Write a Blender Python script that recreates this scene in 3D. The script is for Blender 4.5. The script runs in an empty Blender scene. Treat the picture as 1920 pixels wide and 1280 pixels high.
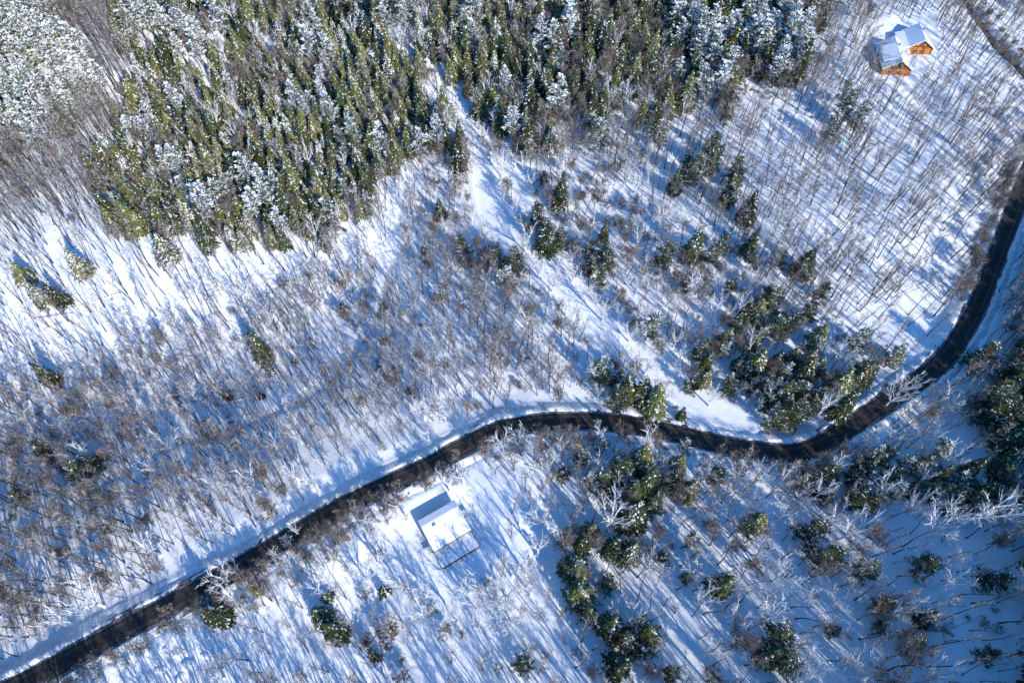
import bpy, math, random
import numpy as np
from mathutils import Vector, Matrix
R = math.radians
SC = bpy.context.scene
COL = SC.collection

# ------------------------------------------------------------------ camera, sky, sun, exposure
TILT = 31.2; HCAM = 208.0; FPX = 1280.0
cd = bpy.data.cameras.new('camera'); cam = bpy.data.objects.new('camera', cd); COL.objects.link(cam)
cd.sensor_width = 36; cd.lens = 24; cd.clip_start = 1; cd.clip_end = 12000
cam.location = (0, 0, HCAM); cam.rotation_euler = (R(TILT), 0, 0)
SC.camera = cam
SUN_EL = 31.0; SH_AZ = 37.0                       # shadows fall 37 deg left of the view heading
sx, sy = math.sin(R(SH_AZ)), -math.cos(R(SH_AZ))  # horizontal direction towards the sun
sdir = Vector((sx * math.cos(R(SUN_EL)), sy * math.cos(R(SUN_EL)), math.sin(R(SUN_EL))))
w = bpy.data.worlds.new('World'); SC.world = w; w.use_nodes = True
nt = w.node_tree; bg = nt.nodes['Background']
sky = nt.nodes.new('ShaderNodeTexSky'); sky.sky_type = 'NISHITA'; sky.sun_disc = False
sky.sun_elevation = R(SUN_EL); sky.sun_rotation = math.atan2(sx, sy)
sky.altitude = 400; sky.air_density = 1.0; sky.dust_density = 0.1; sky.ozone_density = 4.0
hs = nt.nodes.new('ShaderNodeHueSaturation'); hs.inputs['Saturation'].default_value = 1.25
nt.links.new(sky.outputs[0], hs.inputs['Color']); nt.links.new(hs.outputs[0], bg.inputs[0]); bg.inputs[1].default_value = 0.14
sl = bpy.data.lights.new('sun', 'SUN'); sl.energy = 2.75; sl.angle = R(0.5); sl.color = (1.0, 0.94, 0.85)
so = bpy.data.objects.new('sun', sl); COL.objects.link(so)
so.rotation_euler = sdir.to_track_quat('Z', 'Y').to_euler()
vs = SC.view_settings; vs.view_transform = 'Standard'; vs.look = 'None'; vs.gamma = 1.0; vs.exposure = 1.06
SC.cycles.max_bounces = 5; SC.cycles.diffuse_bounces = 3

rng = np.random.default_rng(7); random.seed(7)

# ------------------------------------------------------------------ picture <-> place (only to find where things stand)
ct, st = math.cos(R(TILT)), math.sin(R(TILT))
def unproj(px, py, z=0.0):
    u = px - 960; v = 640 - py
    X = u; Y = v * ct + FPX * st; Z = v * st - FPX * ct
    k = (z - HCAM) / Z
    return X * k, Y * k
def proj(x, y, z):
    dz = z - HCAM
    d = -(y * -st + dz * ct) if False else (y * st - dz * ct)
    v = y * ct + dz * st
    return 960 + FPX * x / d, 640 - FPX * v / d

CP = [(0,300,22),(0,500,13),(200,450,14),(350,350,16),(500,450,10),(600,300,14),(0,0,34),(300,100,30),(700,100,26),(1000,100,24),
      (1300,50,24),(900,300,10),(0,740,-1),(250,760,-4),(450,760,-4),(620,640,-2),(720,520,0),(800,420,4),(0,1200,13),(200,1080,11),
      (450,960,9.5),(700,830,8),(950,720,8),(200,1270,12),(500,1200,9),(800,1050,8),(800,1250,7),(1050,1250,11),(1100,950,8),
      (1000,500,8),(1200,650,7),(1250,760,7),(1400,840,8),(1300,450,12),(1500,400,16),(1700,400,20),(1550,600,12),(1700,600,13),
      (1850,200,22),(1700,100,30),(1500,200,22),(1800,650,8),(1900,400,14),(1500,950,6),(1700,1100,14),(1900,1000,17),
      (1900,1270,27),(1400,1200,13),(1900,750,12),(-300,900,8),(-300,400,18),(2200,600,16),(2200,1100,20)]
CPX = np.array([unproj(a, b) for a, b, h in CP]); CPH = np.array([h for a, b, h in CP], float)
def big(x, y):
    x = np.asarray(x, float); y = np.asarray(y, float)
    num = np.full(x.shape, 12.0 * 1e-3); den = np.full(x.shape, 1e-3)
    for (cx, cy), h in zip(CPX, CPH):
        k = np.exp(-((x - cx) ** 2 + (y - cy) ** 2) / (2 * 26.0 ** 2))
        num = num + k * h; den = den + k
    return num / den
def sdist(x, y, pts, near=None):
    """distance to a polyline and the side (+ = left of the direction of travel)"""
    x = np.asarray(x, float); y = np.asarray(y, float)
    best = np.full(x.shape, 1e9); side = np.zeros(x.shape)
    for (ax, ay), (bx, by) in zip(pts[:-1], pts[1:]):
        dx, dy = bx - ax, by - ay; L2 = dx * dx + dy * dy + 1e-9
        t = np.clip(((x - ax) * dx + (y - ay) * dy) / L2, 0, 1)
        d = np.hypot(x - ax - t * dx, y - ay - t * dy)
        s = np.sign(dx * (y - ay) - dy * (x - ax))
        m = d < best; best = np.where(m, d, best); side = np.where(m, s, side)
        if near is not None: near[0] = np.where(m, ax + t * dx, near[0]); near[1] = np.where(m, ay + t * dy, near[1])
    return best, side
def gpx(px, py, it=5, extra=0.0):
    z = 10.0
    for _ in range(it):
        x, y = unproj(px, py, z + extra); z = float(big(x, y))
    return x, y
def smooth_line(pts, step):
    P = [Vector((a, b)) for a, b in pts]; out = []
    P = [P[0] * 2 - P[1]] + P + [P[-1] * 2 - P[-2]]
    for i in range(1, len(P) - 2):
        n = max(1, int((P[i + 1] - P[i]).length / step))
        for k in range(n):
            t = k / n; a, b, c, d = P[i - 1], P[i], P[i + 1], P[i + 2]
            q = 0.5 * ((2 * b) + (c - a) * t + (2 * a - 5 * b + 4 * c - d) * t * t + (3 * b - a - 3 * c + d) * t ** 3)
            out.append((q.x, q.y))
    out.append((P[-2].x, P[-2].y)); return out
ROADPX = [(-160,1385),(57,1278),(200,1201),(336,1129),(450,1066),(540,1014),(640,955),(740,906),(800,879),(860,846),(930,812),(1000,797),(1070,793),
          (1140,795),(1210,804),(1262,815),(1320,830),(1400,846),(1477,853),(1530,840),(1575,813),(1620,783),(1680,743),(1735,705),
          (1778,662),(1826,581),(1858,500),(1885,430),(1908,370),(1935,300),(1975,220),(2030,120)]
ROAD = smooth_line([gpx(*p) for p in ROADPX], 1.5)
ROADC = ROAD[::4] + [ROAD[-1]]
TRACKPX = [(848,180),(858,205),(885,260),(905,330),(915,390),(950,445),(1010,500),(1070,560),(1130,620),(1185,665),(1240,705),(1300,745),(1390,795)]
TRACK = smooth_line([gpx(*p) for p in TRACKPX], 4)
S1 = smooth_line([gpx(*p) for p in [(765,330),(745,400),(738,470),(715,560),(690,620),(610,715),(520,765),(430,805),(330,830),(230,880),(100,960)]], 4)
S2 = smooth_line([gpx(*p) for p in [(915,225),(935,290),(965,350),(990,400),(1040,450)]], 4)
S3 = smooth_line([gpx(*p) for p in [(1770,-60),(1815,0),(1850,45),(1880,90),(1925,140),(2000,200)]], 4)
RHW = 3.7
def sm(a, b, t):
    t = np.clip((t - a) / (b - a), 0, 1); return t * t * (3 - 2 * t)
def vnoise(x, y, s, seed):
    x = np.asarray(x, float) / s; y = np.asarray(y, float) / s
    xi = np.floor(x).astype(np.int64); yi = np.floor(y).astype(np.int64); fx = x - xi; fy = y - yi
    fx = fx * fx * (3 - 2 * fx); fy = fy * fy * (3 - 2 * fy)
    def hsh(i, j):
        n = (i * 374761393 + j * 668265263 + seed * 2147483) & 0xffffffff
        n = ((n ^ (n >> 13)) * 1274126177) & 0xffffffff
        return ((n ^ (n >> 16)) & 0xffff) / 65535.0
    return (hsh(xi, yi) * (1 - fx) + hsh(xi + 1, yi) * fx) * (1 - fy) + (hsh(xi, yi + 1) * (1 - fx) + hsh(xi + 1, yi + 1) * fx) * fy
HOUSE_LOT = gpx(836, 995); CABIN_LOT = gpx(1690, 90)
def height(x, y, under=True):
    x = np.asarray(x, float); y = np.asarray(y, float)
    h = big(x, y)
    near = [x * 0, y * 0]; dr, sr = sdist(x, y, ROADC, near)
    m = dr < 40; hr = h.copy(); hr[m] = big(near[0][m], near[1][m]); h = hr + (h - hr) * sm(5.5, 22, dr)
    dt, _ = sdist(x, y, TRACK); d1, _ = sdist(x, y, S1); d2, _ = sdist(x, y, S2); d3, _ = sdist(x, y, S3)
    free = sm(4, 14, dr) * (0.25 + 0.75 * sm(3, 9, dt))
    free = free * sm(9, 16, np.hypot(x - HOUSE_LOT[0], y - HOUSE_LOT[1])) * sm(10, 18, np.hypot(x - CABIN_LOT[0], y - CABIN_LOT[1]))
    n = (vnoise(x, y, 34, 1) - .5) * 3.4 + (vnoise(x, y, 13, 2) - .5) * 1.3 + (vnoise(x, y, 5, 3) - .5) * .28
    n = n + (vnoise(x, y, 2.2, 5) - .5) * .22
    h = h + n * free
    d1 = d1 + 3.0 * vnoise(x, y, 9, 41); h = h - 1.1 * (1 - sm(1.5, 5.0, d1)) - 1.2 * (1 - sm(1.0, 4.5, d2)) - 1.8 * (1 - sm(1.0, 5.0, d3))
    h = h + 1.5 * (1 - sm(4.4, np.where(sr > 0, 9.0, 20.0), dr))
    h = h + 0.5 * sm(3.2, 4.2, dt) * (1 - sm(4.4, 6.5, dt))
    if under: h = h - 0.8 * (1 - sm(RHW + 1.6, RHW + 3.2, dr))
    return h
def gz(x, y): return float(height(np.array([x]), np.array([y]))[0])
def ground_at(px, py, lift=0.0):
    z = 10.0
    for _ in range(6):
        x, y = unproj(px, py, z + lift); z = gz(x, y)
    return Vector((x, y, z))

# ------------------------------------------------------------------ materials
def mat(name, color, rough=0.8, var=0.0, vscale=3.0, color2=None, snow=None, rnd=0.0, bump=0.0, bscale=4.0, spec=0.2):
    m = bpy.data.materials.new(name); m.use_nodes = True; t = m.node_tree; N = t.nodes; L = t.links
    b = N['Principled BSDF']; b.inputs['Roughness'].default_value = rough; b.inputs['Specular IOR Level'].default_value = spec
    rgb = N.new('ShaderNodeRGB'); rgb.outputs[0].default_value = (*color, 1); out = rgb.outputs[0]
    tc = N.new('ShaderNodeTexCoord')
    if color2:
        ns = N.new('ShaderNodeTexNoise'); ns.inputs['Scale'].default_value = vscale; ns.inputs['Detail'].default_value = 5
        L.new(tc.outputs['Object'], ns.inputs['Vector'])
        rp = N.new('ShaderNodeMapRange'); rp.inputs[1].default_value = .35; rp.inputs[2].default_value = .65
        L.new(ns.outputs[0], rp.inputs[0])
        mx = N.new('ShaderNodeMix'); mx.data_type = 'RGBA'; L.new(rp.outputs[0], mx.inputs[0]); L.new(out, mx.inputs[6])
        mx.inputs[7].default_value = (*color2, 1); out = mx.outputs[2]
    if rnd:
        oi = N.new('ShaderNodeObjectInfo'); hs = N.new('ShaderNodeHueSaturation')
        r1 = N.new('ShaderNodeMapRange'); r1.inputs[3].default_value = 1 - rnd; r1.inputs[4].default_value = 1 + rnd
        r2 = N.new('ShaderNodeMapRange'); r2.inputs[3].default_value = .5 - rnd * .06; r2.inputs[4].default_value = .5 + rnd * .05
        mu = N.new('ShaderNodeMath'); mu.operation = 'FRACT'; m2 = N.new('ShaderNodeMath'); m2.operation = 'MULTIPLY'; m2.inputs[1].default_value = 7.31
        L.new(oi.outputs['Random'], r1.inputs[0]); L.new(oi.outputs['Random'], m2.inputs[0]); L.new(m2.outputs[0], mu.inputs[0]); L.new(mu.outputs[0], r2.inputs[0])
        L.new(r1.outputs[0], hs.inputs['Value']); L.new(r2.outputs[0], hs.inputs['Hue']); L.new(out, hs.inputs['Color']); out = hs.outputs[0]
    if snow is not None:                       # snow lying on whatever faces up
        ge = N.new('ShaderNodeNewGeometry'); sp = N.new('ShaderNodeSeparateXYZ'); L.new(ge.outputs['Normal'], sp.inputs[0])
        ns = N.new('ShaderNodeTexNoise'); ns.inputs['Scale'].default_value = 1.3; L.new(tc.outputs['Object'], ns.inputs['Vector'])
        ad = N.new('ShaderNodeMath'); ad.operation = 'MULTIPLY_ADD'; ad.inputs[1].default_value = 1.6; L.new(ns.outputs[0], ad.inputs[0]); L.new(sp.outputs[2], ad.inputs[2])
        gt = N.new('ShaderNodeMath'); gt.operation = 'GREATER_THAN'; gt.inputs[1].default_value = snow + .8; L.new(ad.outputs[0], gt.inputs[0])
        mx = N.new('ShaderNodeMix'); mx.data_type = 'RGBA'; L.new(gt.outputs[0], mx.inputs[0]); L.new(out, mx.inputs[6])
        mx.inputs[7].default_value = (.86, .87, .9, 1); out = mx.outputs[2]
    if bump:
        ns = N.new('ShaderNodeTexNoise'); ns.inputs['Scale'].default_value = bscale; ns.inputs['Detail'].default_value = 6; L.new(tc.outputs['Object'], ns.inputs['Vector'])
        bp = N.new('ShaderNodeBump'); bp.inputs['Strength'].default_value = bump; bp.inputs['Distance'].default_value = .3
        L.new(ns.outputs[0], bp.inputs['Height']); L.new(bp.outputs[0], b.inputs['Normal'])
    L.new(out, b.inputs['Base Color'])
    return m
SNOWC = (.82, .83, .86)
M = dict(
    ground=mat('snow_ground', SNOWC, .65, color2=(.76, .78, .82), vscale=.12, bump=.35, bscale=.9, spec=.3),
    bank=mat('ploughed_snow', (.80, .81, .83), .7, color2=(.60, .59, .58), vscale=1.2, bump=.6, bscale=2.5),
    road=mat('asphalt', (.024, .021, .020), .75, color2=(.042, .036, .032), vscale=.35, bump=.1, bscale=12),
    slush=mat('slushy_asphalt_edge', (.045, .043, .045), .6, color2=(.20, .20, .22), vscale=1.6, bump=.3),
    worn=mat('worn_wheel_path', (.030, .028, .028), .55, color2=(.060, .055, .052), vscale=.6, bump=.1),
    snow=mat('snow_cap', (.86, .87, .90), .6, bump=.25, bscale=2),
    bark=mat('grey_bark', (.085, .065, .052), .9, color2=(.16, .13, .11), vscale=2.5, rnd=.35, snow=.8),
    barkd=mat('dark_bark', (.040, .030, .026), .9, color2=(.09, .07, .055), vscale=2.5, rnd=.3, snow=1.0),
    barkw=mat('snow_crusted_bark', (.30, .26, .23), .85, color2=(.62, .60, .58), vscale=1.1, rnd=.12, snow=-.1),
    twig=mat('brown_twigs', (.19, .155, .13), .9, rnd=.3),
    twigr=mat('russet_twigs', (.25, .17, .125), .9, rnd=.2),
    twigw=mat('snow_crusted_twigs', (.72, .70, .70), .8, rnd=.1),
    green=mat('evergreen_needles', (.170, .165, .045), .7, rnd=.34, color2=(.095, .11, .034), vscale=.5),
    dgreen=mat('dark_needles', (.035, .055, .022), .7, rnd=.35, color2=(.070, .082, .028), vscale=.5),
    sgreen=mat('pine_needles', (.075, .105, .05), .7, rnd=.3, color2=(.13, .15, .065), vscale=.6),
    wood=mat('stained_log', (.68, .25, .03), .6, color2=(.50, .16, .02), vscale=2.2, bump=.3),
    woodd=mat('dark_timber', (.07, .035, .02), .7),
    glass=mat('window_glass', (.05, .07, .09), .08, spec=.8),
    trim=mat('weathered_wood', (.12, .10, .09), .8, color2=(.20, .17, .15), vscale=4, snow=.7),
    stone=mat('grey_stone', (.16, .15, .15), .9, color2=(.27, .25, .24), vscale=1.5, snow=.35),
    water=mat('creek_water', (.012, .016, .02), .06, spec=.6),
    tarp=mat('pale_green_tarp', (.28, .62, .55), .5, snow=1.35),
    leaf=mat('dead_leaves', (.34, .17, .07), .8, rnd=.2),
    siding=mat('grey_siding', (.32, .32, .34), .7),
)

def link(name, me, parent=None, **props):
    o = bpy.data.objects.new(name, me); COL.objects.link(o)
    if parent: o.parent = parent
    for k, v in props.items(): o[k] = v
    return o
def mesh(name, V, F, mats, MI=None, smooth=False):
    me = bpy.data.meshes.new(name); me.from_pydata(V, [], F)
    for m in mats: me.materials.append(m)
    if MI is not None: me.polygons.foreach_set('material_index', np.array(MI, dtype=np.int32))
    if smooth: me.polygons.foreach_set('use_smooth', np.ones(len(F), dtype=bool))
    me.update(); return me

# ------------------------------------------------------------------ ground, road, banks
def axis(lo, hi, step, far):
    a = list(np.arange(lo, hi + .01, step)); s = step
    p = a[-1]
    while p < far: s *= 1.22; p += s; a.append(p)
    s = step; p = a[0]
    while p > -far: s *= 1.22; p -= s; a.insert(0, p)
    return np.array(a)
xs = axis(-285, 285, 1.0, 4000); ys = axis(0, 350, 1.0, 4000)
GX, GY = np.meshgrid(xs, ys); GZ = height(GX.ravel(), GY.ravel())
nx, ny = len(xs), len(ys)
me = bpy.data.meshes.new('snow_ground')
co = np.stack([GX.ravel(), GY.ravel(), GZ], 1).astype(np.float32)
me.vertices.add(nx * ny); me.vertices.foreach_set('co', co.ravel())
ii, jj = np.meshgrid(np.arange(nx - 1), np.arange(ny - 1)); a0 = (jj * nx + ii).ravel()
q = np.stack([a0, a0 + 1, a0 + 1 + nx, a0 + nx], 1).astype(np.int32); nf = len(q)
me.loops.add(nf * 4); me.polygons.add(nf)
me.loops.foreach_set('vertex_index', q.ravel()); me.polygons.foreach_set('loop_start', np.arange(nf, dtype=np.int32) * 4)
me.polygons.foreach_set('loop_total', np.full(nf, 4, np.int32)); me.polygons.foreach_set('use_smooth', np.ones(nf, bool))
me.update(); me.validate(); me.materials.append(M['ground'])
link('snow_ground', me, kind='structure')

def normals2(line):
    P = np.array(line); T = np.gradient(P, axis=0); T /= np.linalg.norm(T, axis=1)[:, None]
    return P, np.stack([-T[:, 1], T[:, 0]], 1)
RP, RN = normals2(ROAD)
RZ = big(RP[:, 0], RP[:, 1]) + 1.5; k = np.ones(15) / 15; RZ = np.convolve(np.pad(RZ, 7, 'edge'), k, 'valid')
def ribbon(name, P, Nn, Z, offs, dz, m, wob=0.0, seed=0, **props):
    V = []; F = []; n = len(P); c = len(offs)
    for i in range(n):
        for j in range(c):
            o = offs[j]; x = P[i, 0] + Nn[i, 0] * o; y = P[i, 1] + Nn[i, 1] * o
            ww = wob if 0 < j < c - 1 else 0
            z = Z[i] + dz[j] + ww * 1.2 * (float(vnoise(x, y, 1.1, seed)) - .5) + ww * (float(vnoise(x, y, 6, seed + 3)) - .5)
            o2 = o + (wob * .75 * (float(vnoise(x, y, 2.5, seed + 9)) - .5) if wob and j in (0, c-1) else 0)
            V.append((P[i, 0] + Nn[i, 0] * o2, P[i, 1] + Nn[i, 1] * o2, z))
    for i in range(n - 1):
        for j in range(c - 1):
            a = i * c + j; F.append((a, a + c, a + c + 1, a + 1))
    return link(name, mesh(name, V, F, [m], smooth=True), kind='structure', **props)
rd = ribbon('road', RP, RN, RZ, [4.7, 3.25, 2.75, 2.1, 1.1, .45, -.45, -1.1, -2.1, -2.75, -3.25, -4.7], [.0, .03, .04, .05, .07, .09, .09, .07, .05, .04, .03, 0], M['road'])
for m_ in ('slush', 'worn'): rd.data.materials.append(M[m_])
rd.data.polygons.foreach_set('material_index', np.array([(1, 1, 0, 2, 0, 0, 0, 2, 0, 1, 1)[i % 11] for i in range(len(rd.data.polygons))], dtype=np.int32))
ribbon('snowbank', RP, RN, RZ, [3.3, 3.6, 4.0, 4.6, 5.4, 7.6], [-.02, .38, .52, .36, -.05, -1.3], M['bank'], .95, 21)
ribbon('snowbank', RP, RN, RZ, [-7.6, -5.4, -4.6, -4.0, -3.6, -3.3], [-1.3, -.05, .36, .52, .38, -.02], M['bank'], .95, 31)
SP_, SN_ = normals2(S3); SZ = height(SP_[:, 0], SP_[:, 1]) + .35
ribbon('creek', SP_, SN_, SZ, [1.3, 0, -1.3], [0, 0, 0], M['water'])

# ------------------------------------------------------------------ tree builders (numpy-free, lists)
class MB:
    def __init__(s): s.V = []; s.F = []; s.MI = []
    def tube(s, pts, rad, n, mi=0):
        base = len(s.V); m = len(pts)
        for i, p in enumerate(pts):
            d = (pts[min(i + 1, m - 1)] - pts[max(i - 1, 0)])
            d = d.normalized() if d.length > 1e-6 else Vector((0, 0, 1))
            a = d.orthogonal().normalized(); b = d.cross(a)
            for k in range(n):
                t = 2 * math.pi * k / n; q = p + (a * math.cos(t) + b * math.sin(t)) * rad[i]; s.V.append((q.x, q.y, q.z))
        for i in range(m - 1):
            for k in range(n):
                A = base + i * n + k; B = base + i * n + (k + 1) % n
                s.F.append((A, B, B + n, A + n)); s.MI.append(mi)
    def twig(s, p, d, L, wd, mi=1):
        a = d.orthogonal().normalized(); a.rotate(Matrix.Rotation(random.uniform(0, 6.28), 3, d))
        c = len(s.V); q = p + d * L * .5 + Vector((0, 0, L * random.uniform(-.05, .08)))
        e = p + d * L + Vector((0, 0, L * random.uniform(-.05, .2)))
        s.V += [tuple(p - a * wd * .5), tuple(p + a * wd * .5), tuple(q + a * wd * .4), tuple(q - a * wd * .4), tuple(e)]
        s.F += [(c, c + 1, c + 2, c + 3), (c + 3, c + 2, c + 4)]; s.MI += [mi, mi]
    def quad(s, p, u, v, mi):
        c = len(s.V); j = lambda: random.uniform(.7, 1.25)
        s.V += [tuple(p - u * j() ), tuple(p - v * j()), tuple(p + u * j()), tuple(p + v * j())]
        s.F.append((c, c + 1, c + 2, c + 3)); s.MI.append(mi)
    def mesh(s, name, mats): return mesh(name, s.V, s.F, mats, s.MI)
U = random.uniform
def bend(p, d, L, n, up, wig):
    pts = [p.copy()]; d = d.normalized()
    for i in range(n):
        d = (d + Vector((U(-wig, wig), U(-wig, wig), U(-wig, wig) + up))).normalized(); p = p + d * (L / n); pts.append(p.copy())
    return pts
def along(pts, t):
    f = t * (len(pts) - 1); i = min(int(f), len(pts) - 2); k = f - i
    return pts[i].lerp(pts[i + 1], k), (pts[i + 1] - pts[i]).normalized()
def side_dir(d, ang):
    a = d.orthogonal().normalized(); a.rotate(Matrix.Rotation(U(0, 6.28), 3, d))
    return (d * math.cos(ang) + a * math.sin(ang)).normalized()

def bare(h, r0, start, nb, blen, nsec, ntw, leaders=1, wig=.05, whitetwig=.1, snow_sec=.2, twl=1.0, tww=.045, ang=1.0, brm=.035):
    """trunk mesh + crown mesh of a leafless tree"""
    T = MB(); C = MB()
    base = bend(Vector((0, 0, -.6)), Vector((0, 0, 1)), h * (1 if leaders == 1 else start) + .6, 8 if leaders == 1 else 4, .12, wig)
    n = len(base); re = .03 if leaders == 1 else r0 * .75
    T.tube(base, [r0 * 1.25 if i == 0 else r0 + (re - r0) * i / (n - 1) for i in range(n)], 6)
    stems = [(base, r0, start, 1.0)]
    if leaders > 1:
        stems = []
        for k in range(leaders):
            a = 6.28 * k / leaders + U(-.5, .5); sp = U(.3, .6)
            d = Vector((math.cos(a) * sp, math.sin(a) * sp, 1)); L = h * (1 - start) * U(.8, 1.1)
            pts = bend(base[-1], d, L, 7, .06, wig * 1.6); rr = r0 * U(.5, .72)
            C.tube(pts, [rr * (1 - .86 * i / 7) for i in range(8)], 5); stems.append((pts, rr, .15, .8))
    for pts, rr, s0, sc in stems:
        for b in range(int(nb * (1 if leaders == 1 else .55))):
            t = s0 + (1 - s0) * (b + U(0, 1)) / (nb * (1 if leaders == 1 else .55)); t = min(t, .97)
            p, d = along(pts, t); L = blen * sc * (1.15 - .75 * t) * U(.6, 1.25)
            bp = bend(p, side_dir(d, U(.6, 1.05) * ang), L, 4, .09, .13)
            br = max(brm, rr * (1 - t * .8) * .42); mi = 0 if random.random() > snow_sec else 2
            C.tube(bp, [br, br * .8, br * .6, br * .42, br * .2], 4, mi)
            for s in range(nsec):
                ts = U(.2, .98); q, d2 = along(bp, ts); L2 = L * U(.3, .6)
                sp2 = bend(q, side_dir(d2, U(.4, .9)), L2, 2, .1, .15); r2 = max(brm * (.6 if brm < .05 else .38), br * .35)
                C.tube(sp2, [r2, r2 * .7, r2 * .3], 3, 2 if random.random() < snow_sec else 0)
                for k in range(ntw):
                    w0, d3 = along(sp2, U(.1, 1)); C.twig(w0, side_dir(d3, U(.2, .9)), twl * U(.5, 1.2), tww, 2 if random.random() < whitetwig else 1)
            for k in range(ntw * 2):
                w0, d3 = along(bp, U(.3, 1)); C.twig(w0, side_dir(d3, U(.3, .9)), twl * U(.5, 1.2), tww, 2 if random.random() < whitetwig else 1)
    return T, C

def conifer(h, r, snowf, whorls, nbr, clump=.34, open_=0.0, conic=.85):
    """trunk + crown of a hemlock or spruce: drooping sprays of leaf-sized clumps, snow lying on some"""
    T = MB(); C = MB()
    tr = bend(Vector((0, 0, -.6)), Vector((0, 0, 1)), h + .4, 7, .2, .02)
    T.tube(tr, [.02 * h * (1 - .9 * i / 7) for i in range(8)], 6)
    ph = U(0, 6.28); lob = [U(.72, 1.18) for _ in range(9)]
    for w in range(whorls):
        t = (w + U(0, .9)) / whorls; z = h * (.07 + .92 * t)
        rad = r * ((1 - t) ** conic) * U(.82, 1.12) + .12
        nb = max(4, int(nbr * (.45 + .75 * (1 - t))))
        for b in range(nb):
            if random.random() < open_: continue
            a = ph + w * 2.4 + 6.28 * b / nb + U(-.25, .25); l = lob[int((a % 6.283) / 6.284 * 9)]
            L = rad * l * U(.75, 1.15); d = Vector((math.cos(a), math.sin(a), 0)); side = Vector((-d.y, d.x, 0))
            sn = random.random() < snowf * 1.1; dr = U(.16, .5)
            nseg = max(1, int(L / .38))
            for k in range(nseg):
                f = (k + U(.3, 1)) / nseg
                if f < .25 and L > 1.2 and random.random() < .6: continue
                p = d * (L * f) + Vector((0, 0, z + .12 * L * f - dr * L * f * f))
                for q in range(3):
                    off = side * U(-.42, .42) * (1.1 - f * .45) * min(1, L * .45); c = clump * U(.75, 1.25)
                    u = (d + Vector((0, 0, U(-.75, .1)))).normalized() * c; v = (side * U(.6, 1) + Vector((0, 0, U(-.5, .5)))).normalized() * c * .55
                    pp = p + off + Vector((0, 0, U(-.1, .1)))
                    C.quad(pp, u, v, 1 if (sn and random.random() < .62) or random.random() < snowf * .22 else 0)
    for k in range(6):
        p = Vector((0, 0, h * (.985 + .006 * k))); C.quad(p, Vector((.12, 0, .16)), Vector((0, .12, .1)), 0)
    return T, C

def pine(h, r, snowf, start, nb, tuft=7, bl=1.0, bw=1.0):
    """open crowned white pine: plates of needle tufts, most of them loaded with snow"""
    T = MB(); C = MB()
    tr = bend(Vector((0, 0, -.6)), Vector((0, 0, 1)), h, 8, .15, .04); T.tube(tr, [.017 * h * (1 - .85 * i / 8) for i in range(9)], 6)
    for b in range(nb):
        t = start + (1 - start) * (b + U(0, 1)) / nb; t = min(t, .985); p, d = along(tr, t)
        s = (t - start) / (1 - start); L = r * (1.0 - .8 * s ** 1.3) * U(.4, 1.3); a = U(0, 6.28)
        bp = bend(p, Vector((math.cos(a), math.sin(a), U(.02, .45))), L, 4, .03, .1)
        C.tube(bp, [.06, .05, .04, .03, .015], 3, 2)
        nt_ = max(2, int(L * 2.2))
        for k in range(nt_):
            f = .3 + .7 * (k + U(0, 1)) / nt_; q, d2 = along(bp, min(f, .99))
            c0 = q + Vector((U(-.5, .5), U(-.5, .5), U(-.15, .2))); sn = random.random() < snowf
            for j in range(tuft):
                o = Vector((U(-1, 1), U(-1, 1), U(-.45, .6))) * .5
                top = o.z > -.02
                u = (Vector((U(-1, 1), U(-1, 1), U(-.3, .5))) + o * 1.2 + d2 * 1.6).normalized() * U(.26, .44) * bl; v = u.cross(Vector((U(-.5, .5), U(-.5, .5), 1))).normalized() * U(.13, .24) * bw
                C.quad(c0 + o, u, v, 1 if (sn and top) or random.random() < snowf * .08 else 0)
    return T, C

VAR = {}     # kind -> list of (trunk mesh, crown mesh, joined mesh, look words)
def add_var(kind, look, T, C, tm, cms):
    i = len(VAR.setdefault(kind, []))
    tme = T.mesh(f'{kind}_trunk', [tm]); cme = C.mesh(f'{kind}_crown', cms)
    J = MB(); J.V = T.V + C.V; n = len(T.V); J.F = T.F + [tuple(a + n for a in f) for f in C.F]; J.MI = [0] * len(T.F) + [m + 1 for m in C.MI]
    VAR[kind].append((tme, cme, J.mesh(f'{kind}_whole', [tm] + cms), look))
# slender forest trees
for i in range(5): add_var('slender', 'dark slender', *bare(U(15, 19.5), U(.17, .23), U(.32, .5), 13, 3.3, 4, 2, wig=.08, tww=.055, whitetwig=.10, snow_sec=.12, ang=.7, twl=1.3), M['barkd'], [M['bark'], M['twig'], M['twigw']])
for i in range(4): add_var('slender', 'thin-crowned dark', *bare(U(14, 19), U(.15, .205), U(.4, .6), 9, 2.9, 3, 2, tww=.05, whitetwig=.08, snow_sec=.1, ang=.7, twl=1.2, wig=.10), M['barkd'], [M['bark'], M['twig'], M['twigw']])
for i in range(4): add_var('slender', 'forked grey', *bare(U(11, 16), U(.13, .18), U(.18, .4), 17, 3.4, 4, 3, leaders=random.choice((2, 3)), wig=.07, tww=.055, whitetwig=.08, snow_sec=.15, ang=.85, twl=1.2), M['bark'], [M['bark'], M['twig'], M['twigw']])
for i in range(3): add_var('slender', 'grey snow-dusted', *bare(U(14, 18), U(.14, .19), U(.3, .45), 15, 3.6, 4, 3, tww=.055, whitetwig=.22, snow_sec=.3, wig=.08, ang=.85, twl=1.3), M['bark'], [M['bark'], M['twig'], M['twigw']])
for i in range(2): add_var('slender', 'russet-twigged', *bare(U(12, 16), U(.10, .14), U(.25, .4), 16, 2.8, 5, 3, tww=.055, whitetwig=.03, snow_sec=.05, ang=.7, twl=1.2), M['barkd'], [M['bark'], M['twigr'], M['twigw']])
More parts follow.
